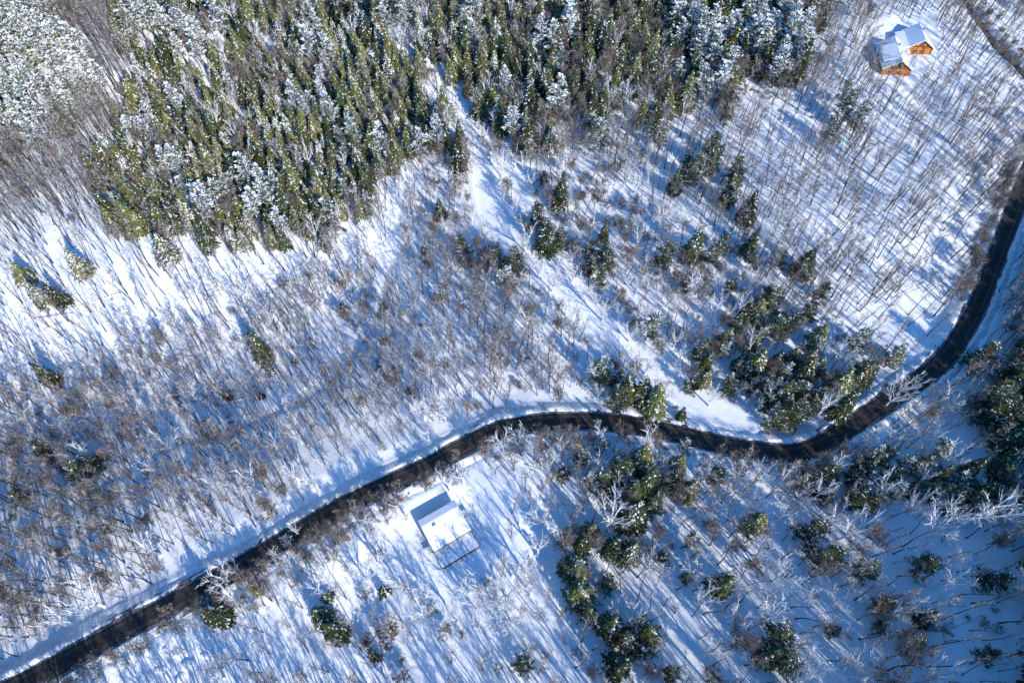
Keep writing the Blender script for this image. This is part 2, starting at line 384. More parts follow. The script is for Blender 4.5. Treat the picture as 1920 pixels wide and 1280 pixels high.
# big branching trees with snow stuck on their limbs
for i in range(5): add_var('broad', 'white-limbed', *bare(U(14, 18), U(.34, .46), U(.22, .36), 17, 5.6, 3, 2, leaders=random.choice((3, 4, 5)), wig=.055, tww=.06, whitetwig=.2, snow_sec=.7, twl=1.3, brm=.10, ang=.75), M['barkw'], [M['barkw'], M['twig'], M['barkw']])
for i in range(3): add_var('broad', 'brown-twigged', *bare(U(12, 15), U(.16, .24), U(.2, .32), 22, 4.0, 7, 5, leaders=5, wig=.09, tww=.055, whitetwig=.05, snow_sec=.12, twl=1.2), M['bark'], [M['bark'], M['twig'], M['twigw']])
# evergreens
for i in range(3): add_var('evergreen', 'yellow-green', *conifer(U(11, 14.5), U(3.0, 3.8), .14, 32, 16, clump=.29), M['barkd'], [M['green'], M['snow']])
for i in range(3): add_var('evergreen', 'dark green', *conifer(U(11, 14.5), U(3.0, 3.8), .12, 32, 16, clump=.29), M['barkd'], [M['dgreen'], M['snow']])
for i in range(3): add_var('evergreen', 'snow-speckled', *conifer(U(11, 14.5), U(3.0, 3.8), .42, 32, 16, clump=.29), M['barkd'], [M['green'], M['snow']])
# pines heavy with snow
for i in range(4): add_var('pine', 'snow-laden', *pine(U(14, 18), U(3.4, 4.4), .78, .3, 52, tuft=8), M['bark'], [M['sgreen'], M['snow'], M['bark']])
for i in range(2): add_var('pine', 'half-snowed', *pine(U(12, 16), U(3.2, 4.0), .42, .22, 60, tuft=10, bw=.65), M['bark'], [M['sgreen'], M['snow'], M['bark']])
for i in range(3): add_var('pine', 'dark', *pine(U(11, 14), U(3.1, 4.0), .16, .10, 74, tuft=10, bl=1.0, bw=.45), M['bark'], [M['dgreen'], M['snow'], M['bark']])
# shrubs and saplings
for i in range(3): add_var('shrub', 'brown', *bare(U(3, 4.5), .05, .12, 12, 1.7, 4, 4, leaders=5, wig=.14, tww=.04, whitetwig=.08, snow_sec=.1, twl=.7), M['bark'], [M['bark'], M['twig'], M['twigw']])
for i in range(2): add_var('shrub', 'russet-leaved', *bare(U(4, 6), .05, .12, 12, 1.8, 5, 6, leaders=4, wig=.12, tww=.09, whitetwig=.02, snow_sec=.05, twl=.5), M['bark'], [M['bark'], M['twigr'], M['twigw']])
for i in range(2): add_var('sapling', 'small green', *conifer(U(3.5, 5), U(1.3, 1.8), .25, 16, 10, clump=.26), M['barkd'], [M['dgreen'], M['snow']])

# ------------------------------------------------------------------ where the trees stand
def inpoly(px, py, poly):
    c = np.zeros(px.shape, bool); n = len(poly)
    for i in range(n):
        x1, y1 = poly[i]; x2, y2 = poly[(i + 1) % n]
        if y1 == y2: continue
        m = ((y1 > py) != (y2 > py)) & (px < (x2 - x1) * (py - y1) / (y2 - y1) + x1); c ^= m
    return c
MAIN = [(215,-400),(225,60),(245,130),(262,210),(225,290),(190,330),(205,420),(330,445),(430,455),(540,480),(620,440),(700,385),(735,310),(800,300),
        (850,305),(870,240),(860,190),(800,150),(830,120),(900,190),(950,260),(1010,280),(1080,245),(1200,205),(1330,185),(1480,130),(1525,60),(1560,-20),(1560,-400)]
CORNER = [(-600,-400),(120,-400),(130,0),(150,60),(180,170),(178,255),(100,290),(0,300),(-600,300)]
CLUST = [(1345,620),(1400,575),(1500,570),(1540,600),(1590,650),(1690,665),(1685,705),(1620,760),(1560,785),(1470,790),(1400,770),(1330,740),(1290,690)]
SOUTH = [(1080,850),(1180,815),(1245,845),(1300,900),(1250,960),(1180,1000),(1100,940),(1040,900)]
EAST = [(1840,760),(1925,640),(2300,500),(2300,900),(1925,880),(1860,830)]
SEAST = [(1480,870),(1700,850),(1920,850),(2000,850),(2000,930),(1900,930),(1780,960),(1600,960),(1500,930)]
C2 = [(1285,300),(1330,270),(1380,300),(1390,350),(1330,360),(1280,340)]
C3 = [(925,470),(1000,400),(1060,430),(1050,520),(990,540),(930,520)]
LOT = [(720,985),(765,935),(880,880),(960,900),(950,1020),(920,1080),(860,1110),(770,1100)]
CABL = [(1632,50),(1660,28),(1760,28),(1768,112),(1722,150),(1640,162)]
CLR = [(1555,610),(1640,560),(1760,560),(1730,640),(1600,640)]
BRIGHTL = [(-50,430),(200,430),(450,470),(560,500),(420,560),(200,680),(-50,720)]
STREAK = [(130,-300),(230,0),(245,130),(255,300),(200,420),(0,440),(-400,440),(-400,300),(100,300),(185,250),(175,120),(120,-20)]
UR = [(1180,250),(1560,150),(1640,0),(1950,0),(1950,300),(1860,430),(1740,620),(1560,600),(1400,470),(1250,400)]
BC = [(560,1060),(760,1000),(980,900),(1060,950),(1080,1300),(250,1300),(330,1200)]
BR = [(1080,950),(1500,960),(1950,940),(1950,1400),(1080,1400)]
RUB = [(150,1300),(200,1220),(330,1160),(400,1230),(430,1300)]

MID = [(925,330),(1000,300),(1160,330),(1290,400),(1420,540),(1350,600),(1300,730),(1180,650),(1060,540),(950,440)]
LL = [(-60,770),(250,760),(480,800),(640,860),(560,930),(300,1060),(150,1150),(-60,1220)]
MIDL = [(860,330),(920,400),(1000,500),(1120,620),(1210,720),(1150,745),(1000,600),(900,500),(800,470),(760,380)]
RAG = ('LL', 'MAIN', 'CORNER', 'CLUST', 'SOUTH', 'SEAST', 'STREAK', 'BRIGHTL', 'UR', 'MID', 'MIDL', 'BC', 'BR')
cell = {}
def ok(x, y, d):
    ci, cj = int(x // 3), int(y // 3)
    for i in range(ci - 2, ci + 3):
        for j in range(cj - 2, cj + 3):
            for (a, b, e) in cell.get((i, j), ()):
                if (a - x) ** 2 + (b - y) ** 2 < (min(d, e)) ** 2: return False
    return True
def put(x, y, d): cell.setdefault((int(x // 3), int(y // 3)), []).append((x, y, d))
PL = []     # (kind, look or None, x, y, scale, hand)
LOOKS = {k: {} for k in VAR}
for k in VAR:
    for i, v in enumerate(VAR[k]): LOOKS[k].setdefault(v[3], []).append(i)
def place(kind, look, x, y, s, hand=False, fat=1.0):
    vi = random.choice(LOOKS[kind][look]) if look else random.randrange(len(VAR[kind]))
    PL.append([kind, vi, x, y, s, hand, fat])
# by hand: crown centres read off the photograph, (px, py, look, crown width px)
HAND = [('pine','dark',1408,388,62),('pine','dark',1372,352,55),('pine','dark',1306,310,50),('pine','dark',1336,292,46),('evergreen','dark green',1268,340,26),
 ('pine','half-snowed',1596,195,44),('pine','half-snowed',1615,222,50),('pine','half-snowed',1560,235,40),('pine','half-snowed',1590,170,36),
 ('pine','dark',1513,490,36),('pine','dark',1466,480,36),('pine','dark',1547,540,34),('pine','dark',1452,560,46),('pine','half-snowed',1218,610,50),('pine','dark',1250,470,46),
 ('pine','dark',1306,455,38),('pine','dark',1030,440,54),('pine','dark',1008,400,44),('pine','dark',965,485,56),('pine','half-snowed',948,520,44),('pine','dark',1140,480,44),
 ('pine','dark',1125,520,36),('evergreen','yellow-green',1230,745,50),('evergreen','yellow-green',1205,730,44),('pine','dark',1180,725,60),('pine','dark',1125,690,50),('pine','dark',1160,745,44),
 ('evergreen','yellow-green',1418,680,46),('evergreen','yellow-green',1512,695,42),('evergreen','yellow-green',1536,735,34),('evergreen','yellow-green',1580,720,40),('evergreen','yellow-green',1615,700,40),
 ('pine','dark',1460,740,60),('pine','dark',1500,770,56),('pine','dark',1585,760,50),('pine','half-snowed',1612,640,50),('pine','half-snowed',1680,665,44),('pine','dark',1300,715,36),('pine','dark',1280,775,22),
 ('pine','dark',470,632,30),('evergreen','dark green',482,652,40),('sapling','small green',503,692,26),('sapling','small green',423,738,34),('sapling','small green',642,576,22),
 ('pine','dark',82,700,34),('evergreen','yellow-green',35,505,30),('evergreen','snow-speckled',62,545,44),('evergreen','dark green',105,552,30),('evergreen','snow-speckled',138,488,40),
 ('pine','dark',75,840,46),('pine','dark',140,880,52),('pine','dark',165,865,44),('pine','dark',30,928,38),
 ('evergreen','dark green',400,1150,44),('evergreen','yellow-green',398,1110,24),('evergreen','yellow-green',475,1100,24),('pine','dark',600,1152,44),('pine','dark',625,1180,46),('sapling','small green',612,1118,30),
 ('sapling','small green',718,1106,26),('pine','dark',982,1240,44),('evergreen','yellow-green',1110,990,34),('evergreen','dark green',1092,1015,34),('pine','dark',1078,1062,46),('pine','dark',1100,1140,40),
 ('evergreen','yellow-green',1086,1108,52),('pine','dark',1150,1025,44),('pine','dark',1185,1030,42),('evergreen','yellow-green',1210,1180,50),('pine','dark',1175,1200,60),('pine','dark',1145,1165,46),('pine','dark',1160,1245,60),('pine','dark',1210,1215,46),
 ('evergreen','yellow-green',1205,855,56),('pine','dark',1165,880,60),('pine','dark',1210,910,60),('pine','dark',1130,900,50),('pine','dark',1190,960,60),('pine','dark',1235,940,44),('evergreen','yellow-green',1295,915,34),
 ('evergreen','yellow-green',1425,975,34),('pine','dark',1405,985,40),('pine','dark',1358,1095,48),('pine','dark',1465,1190,60),('pine','dark',1478,1240,66),('pine','dark',1450,1225,50),
 ('pine','dark',1555,1035,80),('pine','dark',1530,990,60),('pine','dark',1635,1062,52),('pine','dark',1738,1056,50),('pine','dark',1872,1085,56),('pine','dark',1662,1128,44),('pine','dark',1566,1180,30),('pine','dark',1655,1170,30),
 ('pine','dark',1722,1203,50),('pine','dark',1745,1155,34),('pine','half-snowed',1300,1005,36),('pine','dark',1290,1080,30),('pine','dark',1247,1045,30),('pine','dark',1850,660,54),('pine','dark',1870,770,90),('pine','dark',1905,820,90),('pine','dark',1900,720,60),
 ('pine','dark',1860,1225,36),('pine','dark',1345,885,40),('pine','half-snowed',1285,830,26),('pine','half-snowed',810,1145,26),('pine','half-snowed',838,1178,22),
 ('pine','dark',860,290,40),('evergreen','yellow-green',868,275,24),('evergreen','snow-speckled',300,460,40),('evergreen','dark green',380,445,30),
 ('pine','dark',700,1230,30),('pine','dark',1262,1262,40),('pine','half-snowed',1130,250,44),('pine','half-snowed',1240,255,40),('pine','half-snowed',1110,235,36),('pine','dark',1050,360,40),('pine','dark',1410,455,34),('pine','dark',1000,180,40)]
WID = {'pine': 7.2, 'evergreen': 5.6, 'sapling': 3.0}; HT = {'pine': 13, 'evergreen': 13, 'sapling': 4.2}
for kind, look, px, py, wpx in HAND:
    if kind == 'pine' and look == 'dark' and random.random() < .4: kind, look = 'evergreen', 'dark green'
    g = ground_at(px, py, 6); dist = math.hypot(math.hypot(g.x, g.y), HCAM - g.z - 6) * (FPX / math.hypot(FPX, math.hypot(px - 960, py - 640)))
    wm = wpx * dist / FPX; s = wm / WID[kind]; s = max(.55, min(1.35, s))
    g = ground_at(px, py, HT[kind] * s * (.5 if kind != 'pine' else .6)); place(kind, look, g.x, g.y, s, True); put(g.x, g.y, 2.6 * s)
# white-limbed trees, read by the foot of the trunk
BROAD = [(195,1136,1.1),(130,1165,.9),(445,1075,.55),(300,1040,1.1),(485,920,1.0),(560,905,.8),(620,880,.7),(715,985,1.0),(700,1010,.8),(760,960,.9),(765,975,.8),(870,905,1.0),(845,920,.9),(545,1020,.5),(430,1090,.8),
 (715,1060,1.0),(1010,985,.8),(925,1125,.9),(960,1165,1.0),(985,1075,.9),(950,1120,1.0),(880,1110,.8),(1010,1040,.9),(800,1110,.8),(690,1090,.9),(600,1110,.8),(1797,985,1.35),(1750,990,1.1),(1865,975,1.1),(1560,985,.9),(1455,915,.8),(1413,905,.8),(1375,900,.8),(1640,930,.9),(1700,960,.9),(1320,900,.7),
 (1205,890,.7),(1240,880,.7),(1120,880,.7),(1000,845,.6),(1050,850,.7),(1365,1165,.9),(1290,1080,.7),(1320,1230,.8),(1590,1270,.9),(1660,1160,.8),(1750,1100,.9),(1120,745,.6),(1115,720,.9),(1190,690,.8),
 (1210,700,.8),(1060,590,.8),(1010,520,.9),(1035,545,.9),(985,470,.9),(1130,600,.9),(1180,640,.7),(1090,560,.8),(1035,610,.7),(700,760,.4),(835,790,.8),(820,770,.8),(1160,745,.7),(900,1180,.7),(920,1230,.6),
 (560,1000,.6),(350,1220,.7),(420,1270,.8),(1720,1270,.9),(1490,1250,1.0),(1560,1130,.8),(1440,760,.8),(1530,780,.9),(1660,760,.9),(1680,740,.9),(1400,660,.8),(1560,690,.9),(1330,760,.7),
 (1380,590,.8),(1290,560,.8),(1240,420,.8),(940,330,.8),(930,250,.8),(1050,330,.7),(840,250,.8),(810,210,.8),(640,420,.8),(690,450,.7),(760,380,.8),(560,900,.7),(250,760,.8),(330,850,.9),
 (60,800,.9),(620,250,.9),(1370,260,.9),(1320,200,.9),(1170,200,.9),(1140,210,1.0),(800,60,.9),(1890,560,.6),(1850,700,.6),(1810,745,.7),(1740,830,.6)]
for px, py, s in BROAD:
    g = ground_at(px, py, .5); place('broad', 'white-limbed', g.x, g.y, s, True); put(g.x, g.y, 2.5)
for i in range(120):                   # pale limbs overhanging both sides of the snow track
    k = random.randrange(8, len(TRACK)); o = random.choice((U(6, 9), -U(8, 13))); x, y = TRACK[k][0] + o, TRACK[k][1] + U(-2, 2)
    if float(sdist(x, y, TRACK)[0]) > 5.2 and float(sdist(x, y, ROADC)[0]) > 9 and ok(x, y, 2.8): place('broad', 'white-limbed' if i % 3 else 'brown-twigged', x, y, U(.35, .68), True); put(x, y, 2.2)
for hx, hy, s in [(-6, 38, .95), (-11, 35, .85), (0, 43, .9), (-15, 31, .9), (5, 38, 1.0), (-2, 31, 1.0), (-24, 33, .8), (-31, 40, .9)]:
    place('broad', 'white-limbed', hx, hy, s, True); put(hx, hy, 2.5)
# brown-twigged crowns leaning over the road's lower edge and along its upper right stretch
for i in range(260):
    k = random.randrange(len(RP)); side = -1
    px, py = proj(RP[k, 0], RP[k, 1], RZ[k])
    if not (-50 < px < 1990 and -60 < py < 1330): continue
    if 60 < px < 330 and random.random() < .75: continue
    if 1560 < px < 1830 or (1250 < px < 1370): continue
    side = 1 if px > 1800 else -1
    o = U(5.2, 8.5) * side
    x, y = RP[k, 0] + RN[k, 0] * o, RP[k, 1] + RN[k, 1] * o
    if ok(x, y, 2.7): place('broad', 'brown-twigged' if random.random() < .72 else 'white-limbed', x, y, U(.5, .85), True); put(x, y, 2.6)
    if ok(x + 1.5, y - 1.5, 1.6) and random.random() < .6: place('shrub', 'brown', x + 1.5, y - 1.5, U(.7, 1.2), True); put(x + 1.5, y - 1.5, 1.5)
for px, py in [(690,1200),(720,1190),(735,1175),(705,1235),(755,1270),(730,1205),(860,345),(850,370),(875,340),(1400,170),(905,480),(900,500),(830,540),(825,560),(870,470),(215,990)]:
    g = ground_at(px, py, 2); place('shrub', 'russet-leaved', g.x, g.y, U(.9, 1.5), True)

N = 110000
X = rng.uniform(-430, 430, N); Y = rng.uniform(-70, 520, N)
ZB = big(X, Y)
dist = np.array([proj(x, y, z + 4) for x, y, z in zip(X, Y, ZB)]); PX, PY = dist[:, 0], dist[:, 1]
behind = Y * st - (ZB - HCAM) * ct < 20
DR, SR = sdist(X, Y, ROADC); DT, _ = sdist(X, Y, TRACK); D2, _ = sdist(X, Y, S2); D3, _ = sdist(X, Y, S3); D1, _ = sdist(X, Y, S1)
JX = PX + (vnoise(X, Y, 12, 71) - .5) * 90; JY = PY + (vnoise(X, Y, 11, 72) - .5) * 80
IN = {n: inpoly(JX if n in RAG else PX, JY if n in RAG else PY, p) for n, p in dict(MAIN=MAIN, CORNER=CORNER, CLUST=CLUST, SOUTH=SOUTH, EAST=EAST, SEAST=SEAST, C2=C2, C3=C3, LOT=LOT, CABL=CABL, CLR=CLR, BRIGHTL=BRIGHTL, STREAK=STREAK, UR=UR, BC=BC, BR=BR, RUB=RUB, MID=MID, MIDL=MIDL, LL=LL).items()}
CLMP = vnoise(X, Y, 16, 11); CL2 = vnoise(X, Y, 7, 12)
for i in range(N):
    x, y = X[i], Y[i]
    if behind[i] or y < -60: continue
    if DR[i] < 6.2 or (DR[i] < 8 and SR[i] > 0) : continue
    if DT[i] < (3.4 if PY[i] < 330 else 6.2) or D2[i] < 3.2 or D3[i] < 2.5: continue
    if IN['LOT'][i] or IN['CABL'][i] or IN['RUB'][i]: continue
    inv = -60 < PX[i] < 1980 and -60 < PY[i] < 1340
    r = random.random(); s = U(.78, 1.15)
    def g(n): return IN[n][i]
    if g('CORNER'):
        if CL2[i] < .22: continue
        kind, look, d, pr = ('pine', 'snow-laden', 4.7, 1) if r < .6 else (('pine', 'half-snowed', 4.2, 1) if r < .95 else ('evergreen', 'yellow-green', 3.4, 1)); s = U(.9, 1.25)
    elif g('MAIN'):
        right = PX[i] > 860
        if CL2[i] < .13: continue
        if r < .15 + .22 * (CL2[i] > .72): kind, look, d, pr = random.choice((('slender', 'grey snow-dusted'), ('slender', 'forked grey'), ('slender', None), ('broad', 'white-limbed'), ('broad', 'brown-twigged'))) + (2.4, .8)
        elif CLMP[i] > .6 and r < .6: kind, look, d, pr = 'pine', 'snow-laden' if random.random() < .7 else 'half-snowed', 4.3, 1
        elif r < (.3 if right else .42): kind, look, d, pr = 'evergreen', 'snow-speckled', 4.1, 1
        elif right: kind, look, d, pr = 'evergreen', 'dark green' if r < .72 else 'yellow-green', 4.3, .9
        else: kind, look, d, pr = 'evergreen', 'yellow-green' if r < .87 else 'dark green', 4.0, .9
        s = U(.8, 1.3) if not right else U(.95, 1.45)
        if kind == 'broad': s = U(.6, .95)
        if PX[i] > 1000 and .12 < r < .22: kind, look, d, pr, s = 'broad', 'brown-twigged', 3.5, .8, U(.9, 1.2)
        elif PX[i] > 1250 and r < .42: kind, look, d, pr = 'pine', 'snow-laden', 3.4, 1
    elif g('CLUST') or g('SOUTH') or g('SEAST'):
        if r < .22: kind, look, d, pr, s = 'pine', 'dark', 3.0, .9, U(.7, 1.1)
        elif r < .45: kind, look, d, pr, s = 'evergreen', 'dark green' if r < .36 else 'yellow-green', 3.0, .9, U(.7, 1.1)
        elif r < .6: kind, look, d, pr, s = 'pine', 'half-snowed', 3.0, .8, U(.6, .9)
        elif r < .8: kind, look, d, pr, s = 'broad', 'brown-twigged' if r < (.75 if not g('SEAST') else .58) else 'white-limbed', 3.2, .8, U(.6, .85)
        else: kind, look, d, pr, s = 'slender', 'grey snow-dusted', 3, .6, U(.6, .9)
    elif g('EAST') or (PX[i] > 1960 and PY[i] > 480):
        kind, look, d, pr, s = ('pine', 'dark', 3.4, 1, U(1, 1.5)) if r < .8 else ('evergreen', 'dark green', 3.2, 1, U(1, 1.3))
        if PX[i] > 1960: s *= 1.35
    elif PY[i] > 1330 or (not inv and y < 40):
        kind, look, d, pr, s = ('pine', 'dark', 5, .3, U(.9, 1.3)) if (r < .35 and PX[i] > 1100) else ('slender', 'thin-crowned dark', 2.5, .75, U(1.15, 1.6))
        if PX[i] > 1250: pr *= 1.4
    elif g('C2') or g('C3'):
        kind, look, d, pr = ('pine', 'dark', 3, .5) if r < .4 else ('slender', None, 2.6, .6)
    elif g('MID') or g('MIDL'):
        if r < .36: kind, look, d, pr, s = 'slender', random.choice(('thin-crowned dark', 'forked grey', 'grey snow-dusted', 'forked grey')), 2.6, .8, U(.55, 1.1)
        elif r < .52: kind, look, d, pr, s = 'broad', 'white-limbed', 3.2, .7, U(.4, .75)
        elif r < .68: kind, look, d, pr, s = 'broad', 'brown-twigged', 3.2, .6, U(.45, .8)
        elif r < .78: kind, look, d, pr, s = random.choice((('pine', 'dark'), ('evergreen', 'dark green'))) + (3.4, .15 if CLMP[i] < .6 else 1, U(.6, 1.0))
        else: kind, look, d, pr, s = 'shrub', 'brown', 1.8, .7, U(.7, 1.3)
        pr *= min(1, .45 + 1.1 * CL2[i])
    elif g('LL'):
        kind, look, d, pr = ('broad', 'white-limbed' if r < .05 else 'brown-twigged', 3.2, .7) if r < .11 else (('shrub', 'brown', 2, .6) if r > .88 else ('slender', random.choice(('forked grey', 'dark slender', 'thin-crowned dark', 'russet-twigged', 'thin-crowned dark', 'grey snow-dusted', 'grey snow-dusted')), 1.9, min(1, .2 + .75 * CLMP[i])))
        s = U(.55, .9) if kind == 'broad' else U(.7, 1.2)
    elif g('CLR'): kind, look, d, pr = 'slender', 'dark slender', 4, .12
    elif g('STREAK'): kind, look, d, pr = 'slender', 'dark slender' if r < .45 else ('russet-twigged' if r < .55 else 'grey snow-dusted'), 1.8, 1; s = U(.9, 1.25)
    elif g('BRIGHTL'): kind, look, d, pr = 'slender', 'thin-crowned dark' if r < .5 else ('dark slender' if r < .8 else 'grey snow-dusted'), 3.1, .38; s = U(.75, 1.15)
    elif g('UR'): kind, look, d, pr = 'slender', 'thin-crowned dark' if r < .55 else ('dark slender' if r < .7 else ('forked grey' if r < .9 else 'grey snow-dusted')), 1.6, .62 * min(1, .25 + .9 * CLMP[i]) * (.6 + .7 * CL2[i]); s = U(.5, 1.25)
    elif g('BC'): kind, look, d, pr = ('slender', 'grey snow-dusted', 4.5, .25) if r < .7 else ('shrub', 'brown', 4, .2)
    elif g('BR'): kind, look, d, pr = ('slender', 'thin-crowned dark' if CL2[i] < .5 else ('dark slender' if CL2[i] < .65 else 'grey snow-dusted'), 2.6, .7) if r < .66 else (('broad', 'brown-twigged' if r < .715 else 'white-limbed', 3.6, .75) if r < .80 else (('pine', 'dark', 4, .06) if r < .84 else ('shrub', 'brown', 3, .2))); s = U(.55, 1.2)
    else:
        if r < .30: kind, look, d, pr = 'slender', 'forked grey', 1.9, .62
        elif r < .78: kind, look, d, pr = 'slender', ('thin-crowned dark' if random.random() < .4 else 'dark slender' if random.random() < .45 else ('grey snow-dusted' if random.random() < .88 else 'russet-twigged')), 1.7, .48
        elif r < .84: kind, look, d, pr = 'broad', 'white-limbed', 4.0, .6
        elif r < .87: kind, look, d, pr = 'broad', 'brown-twigged', 3.6, .6
        elif r < .985: kind, look, d, pr = 'shrub', 'brown', 1.8, .5
        else: kind, look, d, pr = 'sapling', 'small green', 3, .25
        s = U(.55, 1.2); pr *= min(1.1, .3 + 1.5 * CLMP[i]) * (.7 + .6 * CL2[i])
        if kind == 'broad': s = U(.5, .85)
    if not inv and kind in ('shrub', 'sapling'): continue
    if D1[i] < 2.2 and kind != 'shrub': continue
    if not inv and (abs(x) > 330 or y > 400 ): continue
    if random.random() > pr or not ok(x, y, d): continue
    place(kind, look, x, y, s); put(x, y, d)
for i in range(0, len(SP_)):          # brown brush along the creek
    for k in range(7):
        o = U(1.0, 5.5) * random.choice((-1, 1)); x, y = SP_[i, 0] + SN_[i, 0] * o + U(-1, 1), SP_[i, 1] + SN_[i, 1] * o + U(-1, 1)
        if ok(x, y, .9): place('shrub', 'brown' if random.random() < .8 else 'russet-leaved', x, y, U(.55, 1.1), True); put(x, y, .9)

# ------------------------------------------------------------------ labels by landmark
LM = [(60,60,'in the snow-white pines of the upper left corner'),(80,180,'in the snowy pine stand along the left edge'),(130,270,'at the foot of the snowy pine stand, left'),
 (190,80,'in the bare strip beside the corner pines'),(210,230,'in the bare strip below the corner pines'),(60,370,'in the dense bare wood at the left edge'),(170,400,'in the bare wood left of the evergreens'),
 (330,60,'in the evergreen wood near the top left'),(330,200,'in the snow-mixed evergreens at upper left'),(280,380,'at the lower left tip of the evergreen wood'),(430,420,'on the lower fringe of the evergreen wood'),
 (480,60,'in the evergreens along the top edge, left'),(480,200,'in the middle of the left evergreen wood'),(480,320,'in the yellow-green evergreens above the bright slope'),(580,430,'at the lowest corner of the evergreen wood'),
 (640,60,'in the snowy wood along the top edge'),(640,200,'in the evergreens left of the snow track'),(650,320,'on the lower edge of the yellow-green evergreens'),(760,80,'above the top of the snow track'),(770,240,'in the evergreens beside the track head'),
 (920,80,'in the tall dark evergreens along the top'),(960,200,'right of the upper snow track'),(1080,80,'in the shaded evergreens at top middle'),(1080,210,'on the lower edge of the top middle evergreens'),(1240,80,'in the tall snowy evergreens along the top'),
 (1240,190,'at the wood edge above the striped slope'),(1400,60,'in the snow-laden wood left of the cabins'),(1430,160,'on the wood edge left of the cabins'),(1560,60,'between the wood and the orange cabins'),(1600,210,'just below the orange cabins'),
 (1780,60,'between the cabins and the creek'),(1880,60,'beside the creek in the upper right corner'),(1800,220,'on the bright slope below the creek'),(1720,340,'on the bright slope above the bend'),(1850,330,'above the road at the right edge'),
 (1560,330,'on the striped snow slope below the cabins'),(1450,260,'on the slope under the dark wood edge'),(1340,320,'in the dark clump on the upper slope'),(1410,420,'around the lone dark pine on the slope'),(1270,440,'on the slope right of the snow track'),
 (1130,320,'between the top evergreens and snow track'),(1150,440,'beside the upper snow track on its right'),(1000,340,'in the hollow left of the upper track'),(880,380,'left of the upper snow track'),(780,420,'above the small stream at centre'),
 (1560,480,'on the bright criss-crossed slope'),(1690,520,'on the bright slope inside the road bend'),(1840,500,'along the road at the right bend'),(1440,520,'above the mixed clump inside the bend'),(1320,560,'between the snow track and mixed clump'),
 (1420,660,'in the mixed clump inside the road bend'),(1530,680,'in the yellow-green heart of the mixed clump'),(1640,680,'at the right tip of the mixed clump'),(1480,770,'on the lower edge of the mixed clump'),(1300,690,'left of the mixed clump beside the track'),
 (1100,600,'beside the middle of the snow track'),(1200,730,'in the clump between track and road'),(980,480,'where the snow track is brightest'),(870,520,'in the striped snow at the centre'),(940,640,'in the open wood left of the track'),
 (1040,700,'above the crest of the road'),(890,720,'above the road left of its crest'),(760,600,'right of the small stream'),(660,470,'on the slope under the evergreen corner'),(560,580,'on the blue slope left of the stream'),
 (720,730,'below the stream near the centre'),(600,800,'in the bare wood below the stream'),(470,660,'around the dark evergreen left of the stream'),(370,560,'on the bright left slope, lower half'),(240,500,'on the bright left slope, upper half'),
 (80,540,'around the lone evergreens at the left edge'),(150,650,'on the bright slope near fallen logs'),(60,720,'at the left edge below the bright slope'),(280,720,'on the shaded foot of the left slope'),(400,760,'near the dark boulder at left'),
 (100,860,'in the brown clump at the left edge'),(240,850,'in the blue wood right of brown clump'),(400,880,'in the blue wood at left centre'),(540,900,'above the straight road, left of centre'),(720,840,'just above the straight road'),
 (60,980,'in the dense wood at the left edge'),(200,980,'in the blue wood above the straight road'),(340,980,'above the straight road in deep shade'),(100,1120,'near the road in the lower left'),(250,1080,'close above the lower left road'),
 (380,1150,'just below the lower left road'),(520,1080,'below the straight road, left of house'),(640,1000,'at the road edge beside the house lot'),(780,950,'between the road and the snowed house'),(940,870,'below the road, right of the house'),
 (440,1230,'in the lower left snow stripes'),(610,1160,'around the dark pines at bottom left'),(720,1210,'among the russet shrubs at the bottom'),(860,1180,'below the snow-covered house'),(1000,1100,'below right of the snow-covered house'),
 (1000,970,'right of the snow-covered house'),(990,1230,'around the round pine at bottom middle'),(1090,1080,'in the column of pines right of house'),(1180,1200,'in the big pine clump at the bottom'),(1140,980,'at the foot of the south clump'),
 (1180,880,'in the green clump under the road crest'),(1080,840,'below the road crest'),(1290,900,'under the road dip, right of the clump'),(1400,900,'just below the road dip'),(1270,1040,'on the blue slope right of the clump'),
 (1370,1090,'around the lone pine at lower right'),(1340,1220,'along the bottom edge, right of centre'),(1470,1210,'in the bottom right pine group'),(1430,1000,'on the blue slope under the road dip'),(1550,1010,'around the large dark pine at lower right'),
 (1550,900,'in the shaded wood below the road curve'),(1680,900,'in the shaded wood right of the road curve'),(1820,900,'in the dark wood at the right edge'),(1870,780,'in the black pines at the right edge'),(1820,660,'outside the road bend'),
 (1700,1000,'left of the giant white-limbed tree'),(1820,1010,'near the giant white-limbed tree'),(1700,1100,'on the blue slope at lower right'),(1860,1120,'on the blue slope at the right edge'),(1620,1180,'in the lower right snow stripes'),
 (1760,1230,'near the bottom right corner'),(1890,1240,'in the bottom right corner'),(1600,1090,'between the lower right pines'),(1720,780,'below the outer road edge')]
LMA = np.array([(a, b) for a, b, _ in LM], float)
ORD = ['first', 'second', 'third', 'fourth', 'fifth', 'sixth', 'seventh', 'eighth', 'ninth', 'tenth', 'eleventh', 'twelfth']
KN = {'slender': ('bare_tree', 'bare tree', 'bare tree'), 'broad': ('spreading_tree', 'spreading bare tree', 'bare tree'), 'evergreen': ('evergreen_tree', 'evergreen', 'evergreen tree'),
      'pine': ('pine_tree', 'pine', 'pine tree'), 'shrub': ('bare_shrub', 'shrub', 'shrub'), 'sapling': ('young_evergreen', 'young evergreen', 'young evergreen')}
GRP = {'slender': 'slender bare trees of the winter wood', 'broad': 'spreading bare trees', 'evergreen': 'evergreens of the snowy wood', 'pine': 'pines in the snow', 'shrub': 'leafless shrubs', 'sapling': 'young evergreens in the snow'}
CAP = {'slender': 300, 'broad': 290, 'evergreen': 300, 'pine': 300, 'shrub': 260, 'sapling': 300}
PX_ = np.array([p[2] for p in PL]); PY_ = np.array([p[3] for p in PL]); PZ_ = height(PX_, PY_)
by = {}
